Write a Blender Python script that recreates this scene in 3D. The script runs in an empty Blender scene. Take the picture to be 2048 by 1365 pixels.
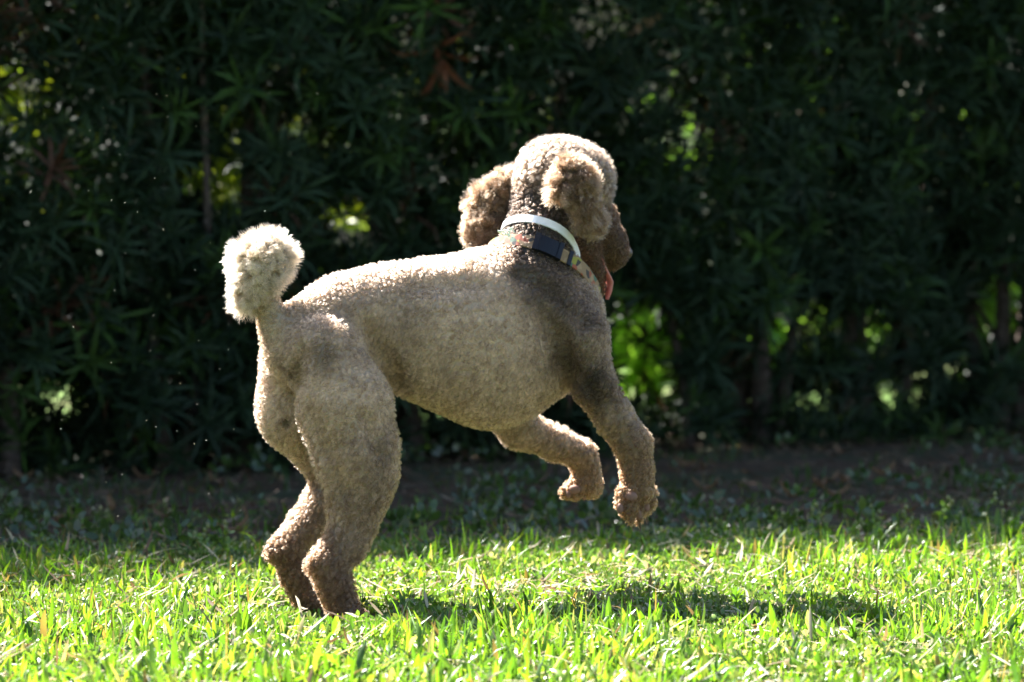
import bpy, math, random
import numpy as np
from mathutils import Vector, Matrix, kdtree

# ------------------------------------------------------------------ camera, sky, sun, exposure
SC = bpy.context.scene
COL = SC.collection
rng = np.random.default_rng(7)
random.seed(7)
FPX = 6770.0                      # focal length in pixels of the 2048 px wide photograph
CAM_H = 0.70
PITCH = math.atan((682.5 - 450.0) / FPX)

cam_data = bpy.data.cameras.new('camera')
cam = bpy.data.objects.new('camera', cam_data)
COL.objects.link(cam)
cam_data.sensor_width = 36.0
cam_data.lens = FPX / 2048.0 * 36.0
cam.location = (0, 0, CAM_H)
cam.rotation_euler = (math.radians(90) - PITCH, 0, 0)
cam_data.clip_start = 0.05
cam_data.clip_end = 2000
cam_data.dof.use_dof = True
cam_data.dof.focus_distance = 5.9
cam_data.dof.aperture_fstop = 4.2
cam_data.dof.aperture_blades = 9
SC.camera = cam

SUN_DIR = Vector((-0.462, 0.488, 0.741)).normalized()      # towards the sun
SUN_EL = math.asin(SUN_DIR.z)
SUN_AZ = math.atan2(SUN_DIR.x, SUN_DIR.y)                  # clockwise from +Y

world = bpy.data.worlds.new('World')
SC.world = world
world.use_nodes = True
wn = world.node_tree.nodes
wl = world.node_tree.links
wn.clear()
w_out = wn.new('ShaderNodeOutputWorld')
w_bg = wn.new('ShaderNodeBackground')
w_sky = wn.new('ShaderNodeTexSky')
w_sky.sky_type = 'NISHITA'
w_sky.sun_disc = False
w_sky.sun_elevation = SUN_EL
w_sky.sun_rotation = SUN_AZ
w_sky.air_density = 1.0
w_sky.dust_density = 1.5
w_sky.ozone_density = 1.0
w_bg.inputs['Strength'].default_value = 0.05
wl.new(w_sky.outputs[0], w_bg.inputs[0])
wl.new(w_bg.outputs[0], w_out.inputs[0])

sun_data = bpy.data.lights.new('sun', 'SUN')
sun_data.energy = 5.0
sun_data.angle = math.radians(0.53)
sun_data.color = (1.0, 0.97, 0.92)
sun = bpy.data.objects.new('sun', sun_data)
sun.rotation_euler = SUN_DIR.to_track_quat('Z', 'Y').to_euler()
sun.location = SUN_DIR * 30
COL.objects.link(sun)

SC.view_settings.view_transform = 'Standard'
SC.view_settings.look = 'None'
SC.view_settings.exposure = 3.0
SC.view_settings.gamma = 1.0
SC.view_settings.use_curve_mapping = False
SC.render.engine = 'CYCLES'
SC.cycles.max_bounces = 8
SC.cycles.diffuse_bounces = 4
SC.cycles.transmission_bounces = 4
SC.cycles.transparent_max_bounces = 8
SC.cycles.use_denoising = True
SC.cycles.sample_clamp_indirect = 6.0

# ------------------------------------------------------------------ helpers
def at(px, py, d):
    """World point at picture position (px, py) of the photograph and distance d along +Y from the camera."""
    x = (px - 1024.0) / FPX
    y = -(py - 682.5) / FPX
    cp, sp = math.cos(PITCH), math.sin(PITCH)
    # camera axes in the world: right X, up (0, sp, cp), forward (0, cp, -sp)
    v = np.array([x, y * sp + cp, y * cp - sp])
    return np.array([0, 0, CAM_H]) + v * (d / v[1])

def on_plane(px, py, p0, nrm, off):
    """World point where the line through picture position (px, py) meets the plane (p - p0).nrm = off."""
    v = at(px, py, 1.0) - np.array([0, 0, CAM_H])
    o = np.array([0, 0, CAM_H])
    t = (off + np.dot(p0 - o, nrm)) / np.dot(v, nrm)
    return o + v * t

def tag(o, label=None, cat=None, group=None, kind=None):
    if label: o['label'] = label
    if cat: o['category'] = cat
    if group: o['group'] = group
    if kind: o['kind'] = kind
    return o

def mesh_np(name, verts, faces, col=None, smooth=True):
    """faces: (n,3) or (n,4) int array; col: (nverts,3) linear colours."""
    me = bpy.data.meshes.new(name)
    verts = np.ascontiguousarray(verts, dtype=np.float32)
    faces = np.ascontiguousarray(faces, dtype=np.int32)
    n, k = faces.shape
    me.vertices.add(len(verts))
    me.vertices.foreach_set('co', verts.ravel())
    me.loops.add(n * k)
    me.loops.foreach_set('vertex_index', faces.ravel())
    me.polygons.add(n)
    me.polygons.foreach_set('loop_start', np.arange(0, n * k, k, dtype=np.int32))
    me.polygons.foreach_set('use_smooth', np.full(n, smooth))
    me.update(calc_edges=True)
    if col is not None:
        a = me.attributes.new('Col', 'FLOAT_COLOR', 'POINT')
        c = np.ones((len(verts), 4), dtype=np.float32)
        c[:, :3] = col
        a.data.foreach_set('color', c.ravel())
    return me

def obj(name, data, mat=None, parent=None, loc=None):
    o = bpy.data.objects.new(name, data)
    COL.objects.link(o)
    if mat is not None and data is not None and len(data.materials) == 0:
        data.materials.append(mat)
    if parent is not None:
        o.parent = parent
    if loc is not None:
        o.location = loc
    return o

def empty(name, loc):
    o = bpy.data.objects.new(name, None)
    o.empty_display_size = 0.1
    COL.objects.link(o)
    o.location = loc
    return o

def norm(v):
    return v / np.maximum(np.linalg.norm(v, axis=-1, keepdims=True), 1e-9)

def rand_unit(n):
    return norm(rng.normal(size=(n, 3)))

def value_noise(p, scale, seed=0):
    """Cheap smooth 2D/3D value noise on numpy points, 0..1."""
    q = np.asarray(p) * scale
    i = np.floor(q).astype(np.int64)
    f = q - i
    f = f * f * (3 - 2 * f)
    dim = q.shape[1]
    out = np.zeros(len(q))
    pr = (73856093, 19349663, 83492791)
    for c in range(2 ** dim):
        w = np.ones(len(q))
        h = np.full(len(q), seed * 374761393 + 1013, dtype=np.int64)
        for a in range(dim):
            b = (c >> a) & 1
            w *= f[:, a] if b else 1 - f[:, a]
            h ^= (i[:, a] + b) * pr[a]
        h = (h ^ (h >> 13)) * 1274126177
        h = (h ^ (h >> 16)) & 0xffff
        out += w * (h / 65535.0)
    return out

# ------------------------------------------------------------------ materials
def new_mat(name):
    m = bpy.data.materials.new(name)
    m.use_nodes = True
    nt = m.node_tree
    nt.nodes.clear()
    out = nt.nodes.new('ShaderNodeOutputMaterial')
    return m, nt, out

def leaf_material(name, rough=0.4, spec=0.5, trans=0.4, tint=(1.25, 1.35, 0.55)):
    m, nt, out = new_mat(name)
    at_ = nt.nodes.new('ShaderNodeAttribute'); at_.attribute_name = 'Col'
    geo = nt.nodes.new('ShaderNodeNewGeometry')
    tc = nt.nodes.new('ShaderNodeTexCoord')
    nz = nt.nodes.new('ShaderNodeTexNoise'); nz.inputs['Scale'].default_value = 60; nz.inputs['Detail'].default_value = 3
    nt.links.new(tc.outputs['Object'], nz.inputs['Vector'])
    mr = nt.nodes.new('ShaderNodeMapRange'); mr.inputs['To Min'].default_value = 0.75; mr.inputs['To Max'].default_value = 1.25
    nt.links.new(nz.outputs['Fac'], mr.inputs['Value'])
    mul = nt.nodes.new('ShaderNodeVectorMath'); mul.operation = 'SCALE'
    nt.links.new(at_.outputs['Color'], mul.inputs[0]); nt.links.new(mr.outputs[0], mul.inputs['Scale'])
    p = nt.nodes.new('ShaderNodeBsdfPrincipled')
    p.inputs['Roughness'].default_value = rough
    p.inputs['Specular IOR Level'].default_value = spec
    nt.links.new(mul.outputs[0], p.inputs['Base Color'])
    t = nt.nodes.new('ShaderNodeBsdfTranslucent')
    mt = nt.nodes.new('ShaderNodeVectorMath'); mt.operation = 'MULTIPLY'
    mt.inputs[1].default_value = tint
    nt.links.new(mul.outputs[0], mt.inputs[0]); nt.links.new(mt.outputs[0], t.inputs['Color'])
    mx = nt.nodes.new('ShaderNodeMixShader'); mx.inputs[0].default_value = trans
    nt.links.new(p.outputs[0], mx.inputs[1]); nt.links.new(t.outputs[0], mx.inputs[2])
    nt.links.new(mx.outputs[0], out.inputs[0])
    return m

def noise_material(name, c1, c2, scale, rough=0.9, bump=0.3, detail=6, bump_dist=0.02, spec=0.2, c3=None, scale3=2.0):
    m, nt, out = new_mat(name)
    tc = nt.nodes.new('ShaderNodeTexCoord')
    nz = nt.nodes.new('ShaderNodeTexNoise'); nz.inputs['Scale'].default_value = scale; nz.inputs['Detail'].default_value = detail
    nt.links.new(tc.outputs['Object'], nz.inputs['Vector'])
    cr = nt.nodes.new('ShaderNodeValToRGB')
    cr.color_ramp.elements[0].position = 0.35; cr.color_ramp.elements[0].color = (*c1, 1)
    cr.color_ramp.elements[1].position = 0.65; cr.color_ramp.elements[1].color = (*c2, 1)
    nt.links.new(nz.outputs['Fac'], cr.inputs[0])
    p = nt.nodes.new('ShaderNodeBsdfPrincipled')
    p.inputs['Roughness'].default_value = rough
    p.inputs['Specular IOR Level'].default_value = spec
    src = cr.outputs[0]
    if c3 is not None:
        n3 = nt.nodes.new('ShaderNodeTexNoise'); n3.inputs['Scale'].default_value = scale3; n3.inputs['Detail'].default_value = 4
        nt.links.new(tc.outputs['Object'], n3.inputs['Vector'])
        r3 = nt.nodes.new('ShaderNodeMapRange'); r3.inputs['From Min'].default_value = 0.45; r3.inputs['From Max'].default_value = 0.6
        nt.links.new(n3.outputs['Fac'], r3.inputs['Value'])
        mix = nt.nodes.new('ShaderNodeMix'); mix.data_type = 'RGBA'
        nt.links.new(r3.outputs[0], mix.inputs[0])
        nt.links.new(src, mix.inputs[6]); mix.inputs[7].default_value = (*c3, 1)
        src = mix.outputs[2]
    nt.links.new(src, p.inputs['Base Color'])
    b = nt.nodes.new('ShaderNodeBump'); b.inputs['Strength'].default_value = bump; b.inputs['Distance'].default_value = bump_dist
    nt.links.new(nz.outputs['Fac'], b.inputs['Height']); nt.links.new(b.outputs[0], p.inputs['Normal'])
    nt.links.new(p.outputs[0], out.inputs[0])
    return m

M_SOIL = noise_material('soil', (0.030, 0.017, 0.009), (0.072, 0.045, 0.026), 22, bump=0.6, c3=(0.03, 0.036, 0.015), scale3=3)
M_LAWN = noise_material('mown_lawn', (0.06, 0.12, 0.02), (0.12, 0.2, 0.04), 30, bump=0.8, bump_dist=0.04, c3=(0.13, 0.15, 0.05), scale3=1.2)
M_WALL = noise_material('render_wall', (0.30, 0.21, 0.18), (0.36, 0.26, 0.22), 3, rough=0.85, bump=0.1)
M_BARK = noise_material('bark', (0.05, 0.035, 0.027), (0.13, 0.10, 0.08), 45, bump=0.8, bump_dist=0.01)
M_HEDGE = leaf_material('hedge_leaf', rough=0.55, spec=0.12, trans=0.12)
M_SHRUB = leaf_material('shrub_leaf', rough=0.4, spec=0.4, trans=0.5)
M_GRASS = leaf_material('grass_blade', rough=0.33, spec=0.5, trans=0.5, tint=(1.3, 1.4, 0.5))
M_COVER = leaf_material('ground_cover_leaf', rough=0.3, spec=0.6, trans=0.35)
M_DRY = leaf_material('dry_leaf', rough=0.7, spec=0.2, trans=0.25, tint=(1.2, 1.0, 0.7))

# ------------------------------------------------------------------ ground
HMID = np.array([0.05, 10.04])                # middle of the hedge's foot
HDIR = np.array([0.861, 0.508])               # along the hedge
HNOR = np.array([0.508, -0.861])              # out of the hedge, towards the lawn

def hedge_pt(u, v, z=0.0):
    """u along the hedge, v into it (away from the lawn), z up."""
    p = HMID + HDIR * u - HNOR * v
    return np.array([p[0], p[1], z])

def ground_height(x, y):
    p = np.stack([x, y], 1)
    return 0.012 * (value_noise(p, 1.3, 3) - 0.5) + 0.008 * (value_noise(p, 5.0, 4) - 0.5)

def build_ground():
    # one sheet: fine near the place, reaching to the horizon
    xs = np.concatenate([[-600, -200, -60, -20, -8], np.linspace(-4, 4, 90), [8, 20, 60, 200, 600]])
    ys = np.concatenate([[-600, -200, -60, -20, -5, 1], np.linspace(4, 12, 100), [14, 20, 30, 60, 200, 900]])
    X, Y = np.meshgrid(xs, ys, indexing='ij')
    x, y = X.ravel(), Y.ravel()
    z = ground_height(x, y)
    near = (np.abs(x) <= 4) & (y >= 4) & (y <= 12)
    z = np.where(near, z, 0.0) - 0.004
    nx, ny = len(xs), len(ys)
    i, j = np.meshgrid(np.arange(nx - 1), np.arange(ny - 1), indexing='ij')
    a = (i * ny + j).ravel()
    f = np.stack([a, a + ny, a + ny + 1, a + 1], 1)
    o = obj('ground', mesh_np('ground', np.stack([x, y, z], 1), f), M_SOIL)
    tag(o, 'bare brown soil under the lawn and the hedge', 'ground', kind='structure')
    # lawn beyond the hedge and behind the camera
    a0 = hedge_pt(-60, 1.02, 0.02); a1 = hedge_pt(60, 1.02, 0.02); a2 = hedge_pt(60, 60, 0.03); a3 = hedge_pt(-60, 60, 0.03)
    o = obj('back_lawn', mesh_np('back_lawn', np.array([a0, a1, a2, a3]), np.array([[0, 1, 2, 3]])), M_LAWN)
    tag(o, 'sunlit mown lawn beyond the hedge', 'lawn', kind='structure')
    v = np.array([[-40, -40, .03], [40, -40, .03], [40, 4.2, .03], [-40, 4.2, .03]])
    o = obj('front_lawn', mesh_np('front_lawn', v, np.array([[0, 1, 2, 3]])), M_LAWN)
    tag(o, 'sunlit mown lawn in front of the poodle', 'lawn', kind='structure')
build_ground()

# ------------------------------------------------------------------ tubes (trunks, stems)
def tube(pts, radii, sides=8, jitter=0.0):
    pts = np.asarray(pts, float); n = len(pts)
    V, F = [], []
    t = np.gradient(pts, axis=0); t = norm(t)
    ref = np.array([0.3, 0.9, 0.1])
    e1 = norm(np.cross(t, ref)); e2 = np.cross(t, e1)
    for i in range(n):
        for s in range(sides):
            a = 2 * math.pi * s / sides
            r = radii[i] * (1 + jitter * (random.random() - 0.5))
            V.append(pts[i] + r * (math.cos(a) * e1[i] + math.sin(a) * e2[i]))
    for i in range(n - 1):
        for s in range(sides):
            b = (s + 1) % sides
            F.append([i * sides + s, i * sides + b, (i + 1) * sides + b, (i + 1) * sides + s])
    return np.array(V), np.array(F)

def join(parts):
    V, F, o = [], [], 0
    for v, f in parts:
        V.append(v); F.append(f + o); o += len(v)
    return np.concatenate(V), np.concatenate(F)

# ------------------------------------------------------------------ hedge shrubs
def shoot_template(seed, n_leaf=15, L=0.125, W=0.012, stem=0.09):
    """A leafy shoot: strap leaves in a spiral round a short stem along +Z. Returns verts, tris, leaf id."""
    r = np.random.default_rng(seed)
    V, F, lid = [], [], []
    st = [0.0, 0.3, 0.7, 1.0]; wd = [0.35, 1.0, 0.85, 0.08]
    for k in range(n_leaf):
        a = k * 2.39996 + r.normal(0, 0.25)
        fr = k / (n_leaf - 1)
        el = math.radians(78 - 62 * fr + r.normal(0, 9))        # angle from the stem
        l = L * (0.75 + 0.45 * r.random()) * (1.0 - 0.25 * fr)
        droop = (0.25 + 0.5 * r.random()) * (1 - 0.6 * fr)
        base = np.array([0, 0, stem * (fr - 0.6)])
        rad = np.array([math.cos(a), math.sin(a), 0]); up = np.array([0, 0, 1.0]); side = np.array([-math.sin(a), math.cos(a), 0])
        side = norm(side + 0.5 * r.normal(size=3) * 0.5)
        o = len(V)
        for s, w in zip(st, wd):
            e = el + droop * s * s
            c = base + l * s * (rad * math.sin(e) + up * math.cos(e))
            V.append(c - side * W * w * 0.5); V.append(c + side * W * w * 0.5)
            lid += [k, k]
        for q in range(3):
            b = o + 2 * q
            F.append([b, b + 1, b + 3]); F.append([b, b + 3, b + 2])
    return np.array(V), np.array(F), np.array(lid)

SHOOTS = [shoot_template(s, n_leaf=int(14 + s % 5), L=0.100 + 0.015 * (s % 3), W=0.0105) for s in range(10)]

def frames(dirs):
    """rotation matrices (n,3,3) taking +Z to dirs with a random spin."""
    z = norm(dirs)
    r = rand_unit(len(z))
    x = norm(np.cross(z, r)); y = np.cross(z, x)
    return np.stack([x, y, z], axis=2)

def scatter(templates, pos, dirs, scale, cols, leaf_var=0.25):
    """Join copies of templates into one mesh's arrays."""
    n = len(pos)
    R = frames(dirs)
    pick = rng.integers(0, len(templates), n)
    V, F, C, off = [], [], [], 0
    for t, (tv, tf, lid) in enumerate(templates):
        idx = np.where(pick == t)[0]
        if len(idx) == 0: continue
        v = np.einsum('nij,vj->nvi', R[idx], tv) * scale[idx, None, None] + pos[idx, None, :]
        nl = lid.max() + 1
        var = 1 + leaf_var * (rng.random((len(idx), nl)) - 0.5) * 2
        c = cols[idx][:, None, :] * var[:, lid, None]
        f = tf[None] + (np.arange(len(idx)) * len(tv))[:, None, None] + off
        V.append(v.reshape(-1, 3)); C.append(c.reshape(-1, 3)); F.append(f.reshape(-1, 3))
        off += len(idx) * len(tv)
    return np.concatenate(V), np.concatenate(F), np.concatenate(C)

# thin places in the hedge: (px, py, radius px) of the photograph at the hedge's own distance, openings running through it
GAPS = [(1285, 690, 66), (1315, 775, 32), (1255, 760, 30), (455, 370, 44), (700, 455, 30), (45, 210, 30), (35, 330, 22), (1560, 230, 20), (1335, 130, 14),
        (800, 60, 20), (1190, 50, 18), (785, 180, 26), (480, 240, 22), (545, 150, 16), (1735, 660, 30), (1840, 780, 22),
        (1985, 640, 44), (2030, 590, 34), (1600, 650, 30), (1500, 690, 26), (1290, 200, 16), (1245, 240, 14), (700, 470, 24),
        (475, 875, 14), (115, 800, 22), (830, 840, 34), (110, 400, 20), (590, 260, 24), (1420, 20, 18), (1390, 260, 18),
        (1640, 800, 20), (1780, 790, 20), (1480, 800, 18), (180, 280, 16), (1920, 740, 20), (1100, 200, 18), (1330, 310, 12)]

def hedge_d(px):
    t = (px - 1024.0) / FPX
    # ray x = t*y meets the hedge line
    a = np.array([[HDIR[0], -t], [HDIR[1], -1.0]])
    u, y = np.linalg.solve(a, -HMID)
    return y + 0.35

GAP3 = []
for gx, gy, gr in GAPS:
    d = hedge_d(gx)
    GAP3.append((at(gx, gy, d), gr / FPX * d))

def in_gap(p):
    keep = np.ones(len(p), bool)
    cam_p = np.array([0, 0, CAM_H])
    for c, r in GAP3:
        ax = norm((c - cam_p)[None])[0]
        rel = p - c
        s = rel @ ax
        dist = np.linalg.norm(rel - s[:, None] * ax, axis=1)
        keep &= ~((dist < r + (0.06 if r > 0.04 else (0.043 if c[2] < 0.55 else 0.034))) & (rng.random(len(p)) < 0.96))
    return keep

HEDGE_LABELS = {}
def build_hedge():
    us = np.arange(-6.2, 5.3, 0.46)
    n_view = 0
    view_ids = [i for i, u in enumerate(us) if -1.95 < u < 2.3]
    ordinal = ['first', 'second', 'third', 'fourth', 'fifth', 'sixth', 'seventh', 'eighth', 'ninth', 'tenth', 'eleventh']
    for i, u0 in enumerate(us):
        u0 = u0 + random.uniform(-0.06, 0.06)
        v0 = 0.38 + random.uniform(-0.08, 0.08)
        foot = hedge_pt(u0, v0, 0)
        root = empty('hedge_shrub', Vector(foot))
        if i in view_ids:
            k = view_ids.index(i)
            lab = 'dark green narrow-leaved hedge shrub, %s in the row counted from the left edge' % ordinal[k]
        elif i < view_ids[0]:
            lab = 'dark green hedge shrub standing past the left edge of the picture'
        else:
            lab = 'dark green hedge shrub standing past the right edge of the picture'
        tag(root, lab, 'hedge shrub', 'shrubs of the dark hedge')
        # stems
        for s in range(3 if i in view_ids else 2):
            b = foot + np.array([random.uniform(-.13, .13), random.uniform(-.1, .1), -0.02])
            bpx = 1024 + FPX * b[0] / b[1]
            if 1215 < bpx < 1375: continue                        # the opening beside the dog's chest
            lean = np.array([random.uniform(-.25, .25), random.uniform(-.2, .2), 0])
            h = random.uniform(1.6, 2.3)
            ts = np.linspace(0, 1, 9)
            pts = [b + np.array([0, 0, h * t]) + lean * t + 0.035 * np.array([math.sin(5 * t + s * 2 + i), math.cos(4 * t + s + i), 0]) * min(1, t * 4) for t in ts]
            r0 = random.uniform(0.014, 0.032)
            rad = [r0 * (1.25 - 0.2 * min(1, t * 8)) * (1 - 0.75 * t) for t in ts]
            v, f = tube(np.array(pts) - foot, rad, 8, 0.25)
            parts = [(v, f)]
            for q in range(5):                                     # side branches
                t = random.uniform(0.12, 0.8); k = int(t * 8)
                p0 = np.array(pts[k]) - foot
                dv = np.array([random.uniform(-1, 1), random.uniform(-1, 1), random.uniform(.2, .9)]); dv = dv / np.linalg.norm(dv)
                L = random.uniform(.2, .45)
                bp = [p0 + dv * L * e + np.array([0, 0, .05 * e * e]) for e in np.linspace(0, 1, 4)]
                parts.append(tube(bp, [rad[k] * .5, rad[k] * .4, rad[k] * .3, .002], 5))
            v, f = join(parts)
            obj('stem', mesh_np('stem', v, f), M_BARK, root)
        # foliage
        n = 1780 if i in view_ids or abs(i - view_ids[0]) < 3 or abs(i - view_ids[-1]) < 2 else 1150
        uu = u0 + rng.uniform(-0.34, 0.34, n)
        zz = 0.02 + 3.85 * rng.random(n) ** 1.05
        vv = rng.beta(0.75, 0.95, n) * 0.95
        vv += 0.10 * (value_noise(np.stack([uu, zz], 1), 2.6, 9) - 0.5) * 2 - 0.05
        top = 3.28 + 0.09 * uu + 0.3 * value_noise(np.stack([uu, vv], 1), 2.2, 12)
        low = np.where(vv < 0.3, 0.05 + 0.22 * value_noise(np.stack([uu, vv], 1), 4.5, 17), 0.04)
        ok = (zz < top) & ((zz > low) | (rng.random(n) < 0.25))
        uu, vv, zz = uu[ok], vv[ok], zz[ok]
        nl = 270 if u0 < 0.35 else 220                                                  # the dense skirt low down inside the hedge
        uu = np.concatenate([uu, u0 + rng.uniform(-.34, .34, nl)])
        vv = np.concatenate([vv, rng.uniform(.35, 1.05, nl)])
        zz = np.concatenate([zz, rng.uniform(.0, .75, nl)])
        P = HMID[None] + uu[:, None] * HDIR - vv[:, None] * HNOR
        P = np.concatenate([P, zz[:, None]], 1)
        keep = in_gap(P)
        P, vv = P[keep], vv[keep]
        m = len(P)
        out = np.zeros((m, 3)); out[:, :2] = HNOR[None] * np.where(vv < 0.4, 1.0, np.where(vv > 0.65, -0.8, 0.0))[:, None]
        dirs = out * 0.8 + rand_unit(m) * 0.75 + np.array([0, 0, 0.55])
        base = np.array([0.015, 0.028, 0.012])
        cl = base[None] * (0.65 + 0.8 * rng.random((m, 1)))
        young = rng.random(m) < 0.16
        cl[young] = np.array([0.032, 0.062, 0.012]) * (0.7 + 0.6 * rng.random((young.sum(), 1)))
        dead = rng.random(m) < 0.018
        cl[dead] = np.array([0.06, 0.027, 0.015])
        sc = rng.uniform(0.75, 1.3, m)
        front = np.where((vv < 0.2) & (P[:, 2] < 1.5))[0]
        single = front[:24] if i in view_ids else front[:0]
        rest = np.setdiff1d(np.arange(m), single)
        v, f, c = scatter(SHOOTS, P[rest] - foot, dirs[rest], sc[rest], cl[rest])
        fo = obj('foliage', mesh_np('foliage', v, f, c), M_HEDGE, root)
        fo['kind'] = 'stuff'
        # the front shoots one can pick out
        for q in single:
            key = (int(rng.integers(0, len(SHOOTS))), 1 if young[q] else (2 if dead[q] else 0))
            if key not in SHOOT_MESH:
                tv, tf, lid = SHOOTS[key[0]]
                cc = {0: base * 1.1, 1: np.array([0.028, 0.052, 0.010]), 2: np.array([0.07, 0.03, 0.016])}[key[1]]
                var = 1 + 0.3 * (rng.random(lid.max() + 1) - 0.5)
                SHOOT_MESH[key] = mesh_np('leaf_shoot', tv, tf, cc[None] * var[lid][:, None])
                SHOOT_MESH[key].materials.append(M_HEDGE)
            o = bpy.data.objects.new('leaf_shoot', SHOOT_MESH[key])
            COL.objects.link(o)
            o.parent = root
            R = frames(dirs[q][None])[0] * sc[q]
            mat = Matrix(((*R[0], 0), (*R[1], 0), (*R[2], 0), (0, 0, 0, 1)))
            mat.translation = Vector(P[q] - foot)
            o.matrix_local = mat
SHOOT_MESH = {}
build_hedge()

# ------------------------------------------------------------------ garden beyond the hedge
def oval_template(seed, n=1, L=0.06, W=0.035, stalk=0.05, spread=1.0):
    """A sprig of n oval leaves."""
    r = np.random.default_rng(1000 + seed)
    V, F, lid = [], [], []
    for k in range(n):
        a = k * 2.39996 + r.normal(0, .3)
        el = r.uniform(0.4, 1.45) * spread
        d = np.array([math.cos(a) * math.sin(el), math.sin(a) * math.sin(el), math.cos(el)])
        side = norm(np.cross(d, r.normal(size=3)))
        up = np.cross(side, d)
        b = d * stalk * r.uniform(.3, 1.0)
        l = L * r.uniform(.7, 1.2); w = W * r.uniform(.8, 1.1)
        o = len(V)
        V += [b, b + d * l * .3 - side * w * .45 + up * l * .06, b + d * l * .3 + side * w * .45 + up * l * .06,
              b + d * l * .7 - side * w * .42 + up * l * .03, b + d * l * .7 + side * w * .42 + up * l * .03, b + d * l - up * l * .08]
        F += [[o, o + 2, o + 1], [o + 1, o + 2, o + 4], [o + 1, o + 4, o + 3], [o + 3, o + 4, o + 5]]
        lid += [k] * 6
    return np.array(V), np.array(F), np.array(lid)

OVALS = [oval_template(s, 7, 0.085, 0.05, 0.06) for s in range(5)]

def garden_shrub(x, y, h, w, label, colr, n=700):
    root = empty('garden_shrub', (x, y, 0.0))
    tag(root, label, 'shrub', 'sunlit shrubs beyond the hedge')
    parts = []
    for s in range(5):
        a = s * 1.26 + random.random()
        pts = [np.array([math.cos(a) * w * .3 * t ** 1.3, math.sin(a) * w * .3 * t ** 1.3, h * .75 * t]) for t in np.linspace(0, 1, 6)]
        parts.append(tube(pts, [.02, .018, .015, .012, .008, .004], 6))
    v, f = join(parts)
    obj('stem', mesh_np('stem', v, f), M_BARK, root)
    d = rand_unit(n)
    rr = rng.random(n) ** 0.45
    lump = 0.8 + 0.45 * value_noise(d, 2.2, int(x * 10) + 50)
    P = d * (rr * lump)[:, None] * np.array([w * .5, w * .5, h * .52]) + np.array([0, 0, h * .52])
    P = P[P[:, 2] > 0.03]
    m = len(P)
    c = np.array(colr)[None] * (0.7 + 0.7 * rng.random((m, 1)))
    v, f, c = scatter(OVALS, P, d[:m] + np.array([0, 0, .5]) + rand_unit(m) * .5, rng.uniform(.7, 1.3, m), c)
    fo = obj('foliage', mesh_np('foliage', v, f, c), M_SHRUB, root)
    fo['kind'] = 'stuff'

garden_shrub(0.52, 12.5, 0.85, 0.95, 'bright lime green shrub seen through the hedge gap beside the poodle\'s chest', (0.17, 0.30, 0.045), 420)
garden_shrub(-1.25, 12.2, 1.7, 1.3, 'yellow-green shrub glowing through the hedge gap above the pompom tail', (0.15, 0.17, 0.015))
garden_shrub(-2.3, 12.0, 1.9, 1.2, 'yellow-green shrub glimpsed through the hedge at the left edge of the picture', (0.12, 0.17, 0.02))
garden_shrub(2.2, 14.6, 1.2, 1.5, 'light green shrub behind the hedge at the right edge of the picture', (0.14, 0.24, 0.045), 520)
garden_shrub(1.35, 15.0, 1.5, 1.6, 'mid green shrub behind the hedge, between the lime shrub and the right edge', (0.13, 0.22, 0.045), 520)
garden_shrub(-0.1, 15.2, 1.35, 1.0, 'olive green shrub behind the hedge above the poodle\'s back', (0.11, 0.14, 0.03))

def build_wall():
    root = empty('garden_wall', (0.0, 18.0, 0.0))
    tag(root, 'pale pinkish rendered wall glimpsed through the hedge above the poodle', 'wall', kind='thing')
    def box(x0, x1, y0, y1, z0, z1):
        v = np.array([[x, y, z] for x in (x0, x1) for y in (y0, y1) for z in (z0, z1)], float)
        f = np.array([[0, 1, 3, 2], [4, 6, 7, 5], [0, 4, 5, 1], [2, 3, 7, 6], [0, 2, 6, 4], [1, 5, 7, 3]])
        return v, f
    v, f = box(-3.5, 1.7, 0, .22, 0, 2.6)
    obj('panel', mesh_np('panel', v, f, smooth=False), M_WALL, root)
    v, f = box(-3.55, 1.75, -.05, .27, 2.6, 2.7)
    obj('coping', mesh_np('coping', v, f, smooth=False), M_WALL, root)
    for x in (-3.5, -0.9, 1.7):
        v, f = box(x - .16, x + .16, -.06, .28, 0, 2.75)
        obj('pier', mesh_np('pier', v, f, smooth=False), M_WALL, root)
build_wall()

# ------------------------------------------------------------------ the poodle
YAW = math.radians(28)
DF = np.array([math.cos(YAW), math.sin(YAW), 0])      # forward
DR = np.array([math.sin(YAW), -math.cos(YAW), 0])     # the dog's right, towards the camera
P0 = at(548, 640, 6.05)                               # root of the tail

def B(px, py, lat=0.0):
    return on_plane(px, py, P0, DR, lat)

HEAD_C = at(1128, 352, 6.38)
HYAW = math.radians(52)
HF = np.array([math.cos(HYAW), math.sin(HYAW), 0])
HR = np.array([math.sin(HYAW), -math.cos(HYAW), 0])
def H(px, py, lat=0.0):
    return on_plane(px, py, HEAD_C, HR, lat)

PRIMS = []
def chain(pts, region, k=0.03, squash=None):
    """pts: (world point, radius in photo px). Tapered limbs joined end to end."""
    for (a, ra), (b, rb) in zip(pts[:-1], pts[1:]):
        sa, sb = a[1] / FPX, b[1] / FPX
        PRIMS.append((a, b, ra * sa, rb * sb, region, k, squash))

# trunk
sq = (DR, 0.72)
chain([(B(608, 690), 82), (B(690, 664), 98), (B(780, 647), 101), (B(880, 664), 134), (B(985, 681), 160), (B(1074, 658), 136)], 'body', 0.05, sq)
chain([(B(985, 592), 70), (B(1045, 560), 58)], 'body', 0.06)
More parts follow.
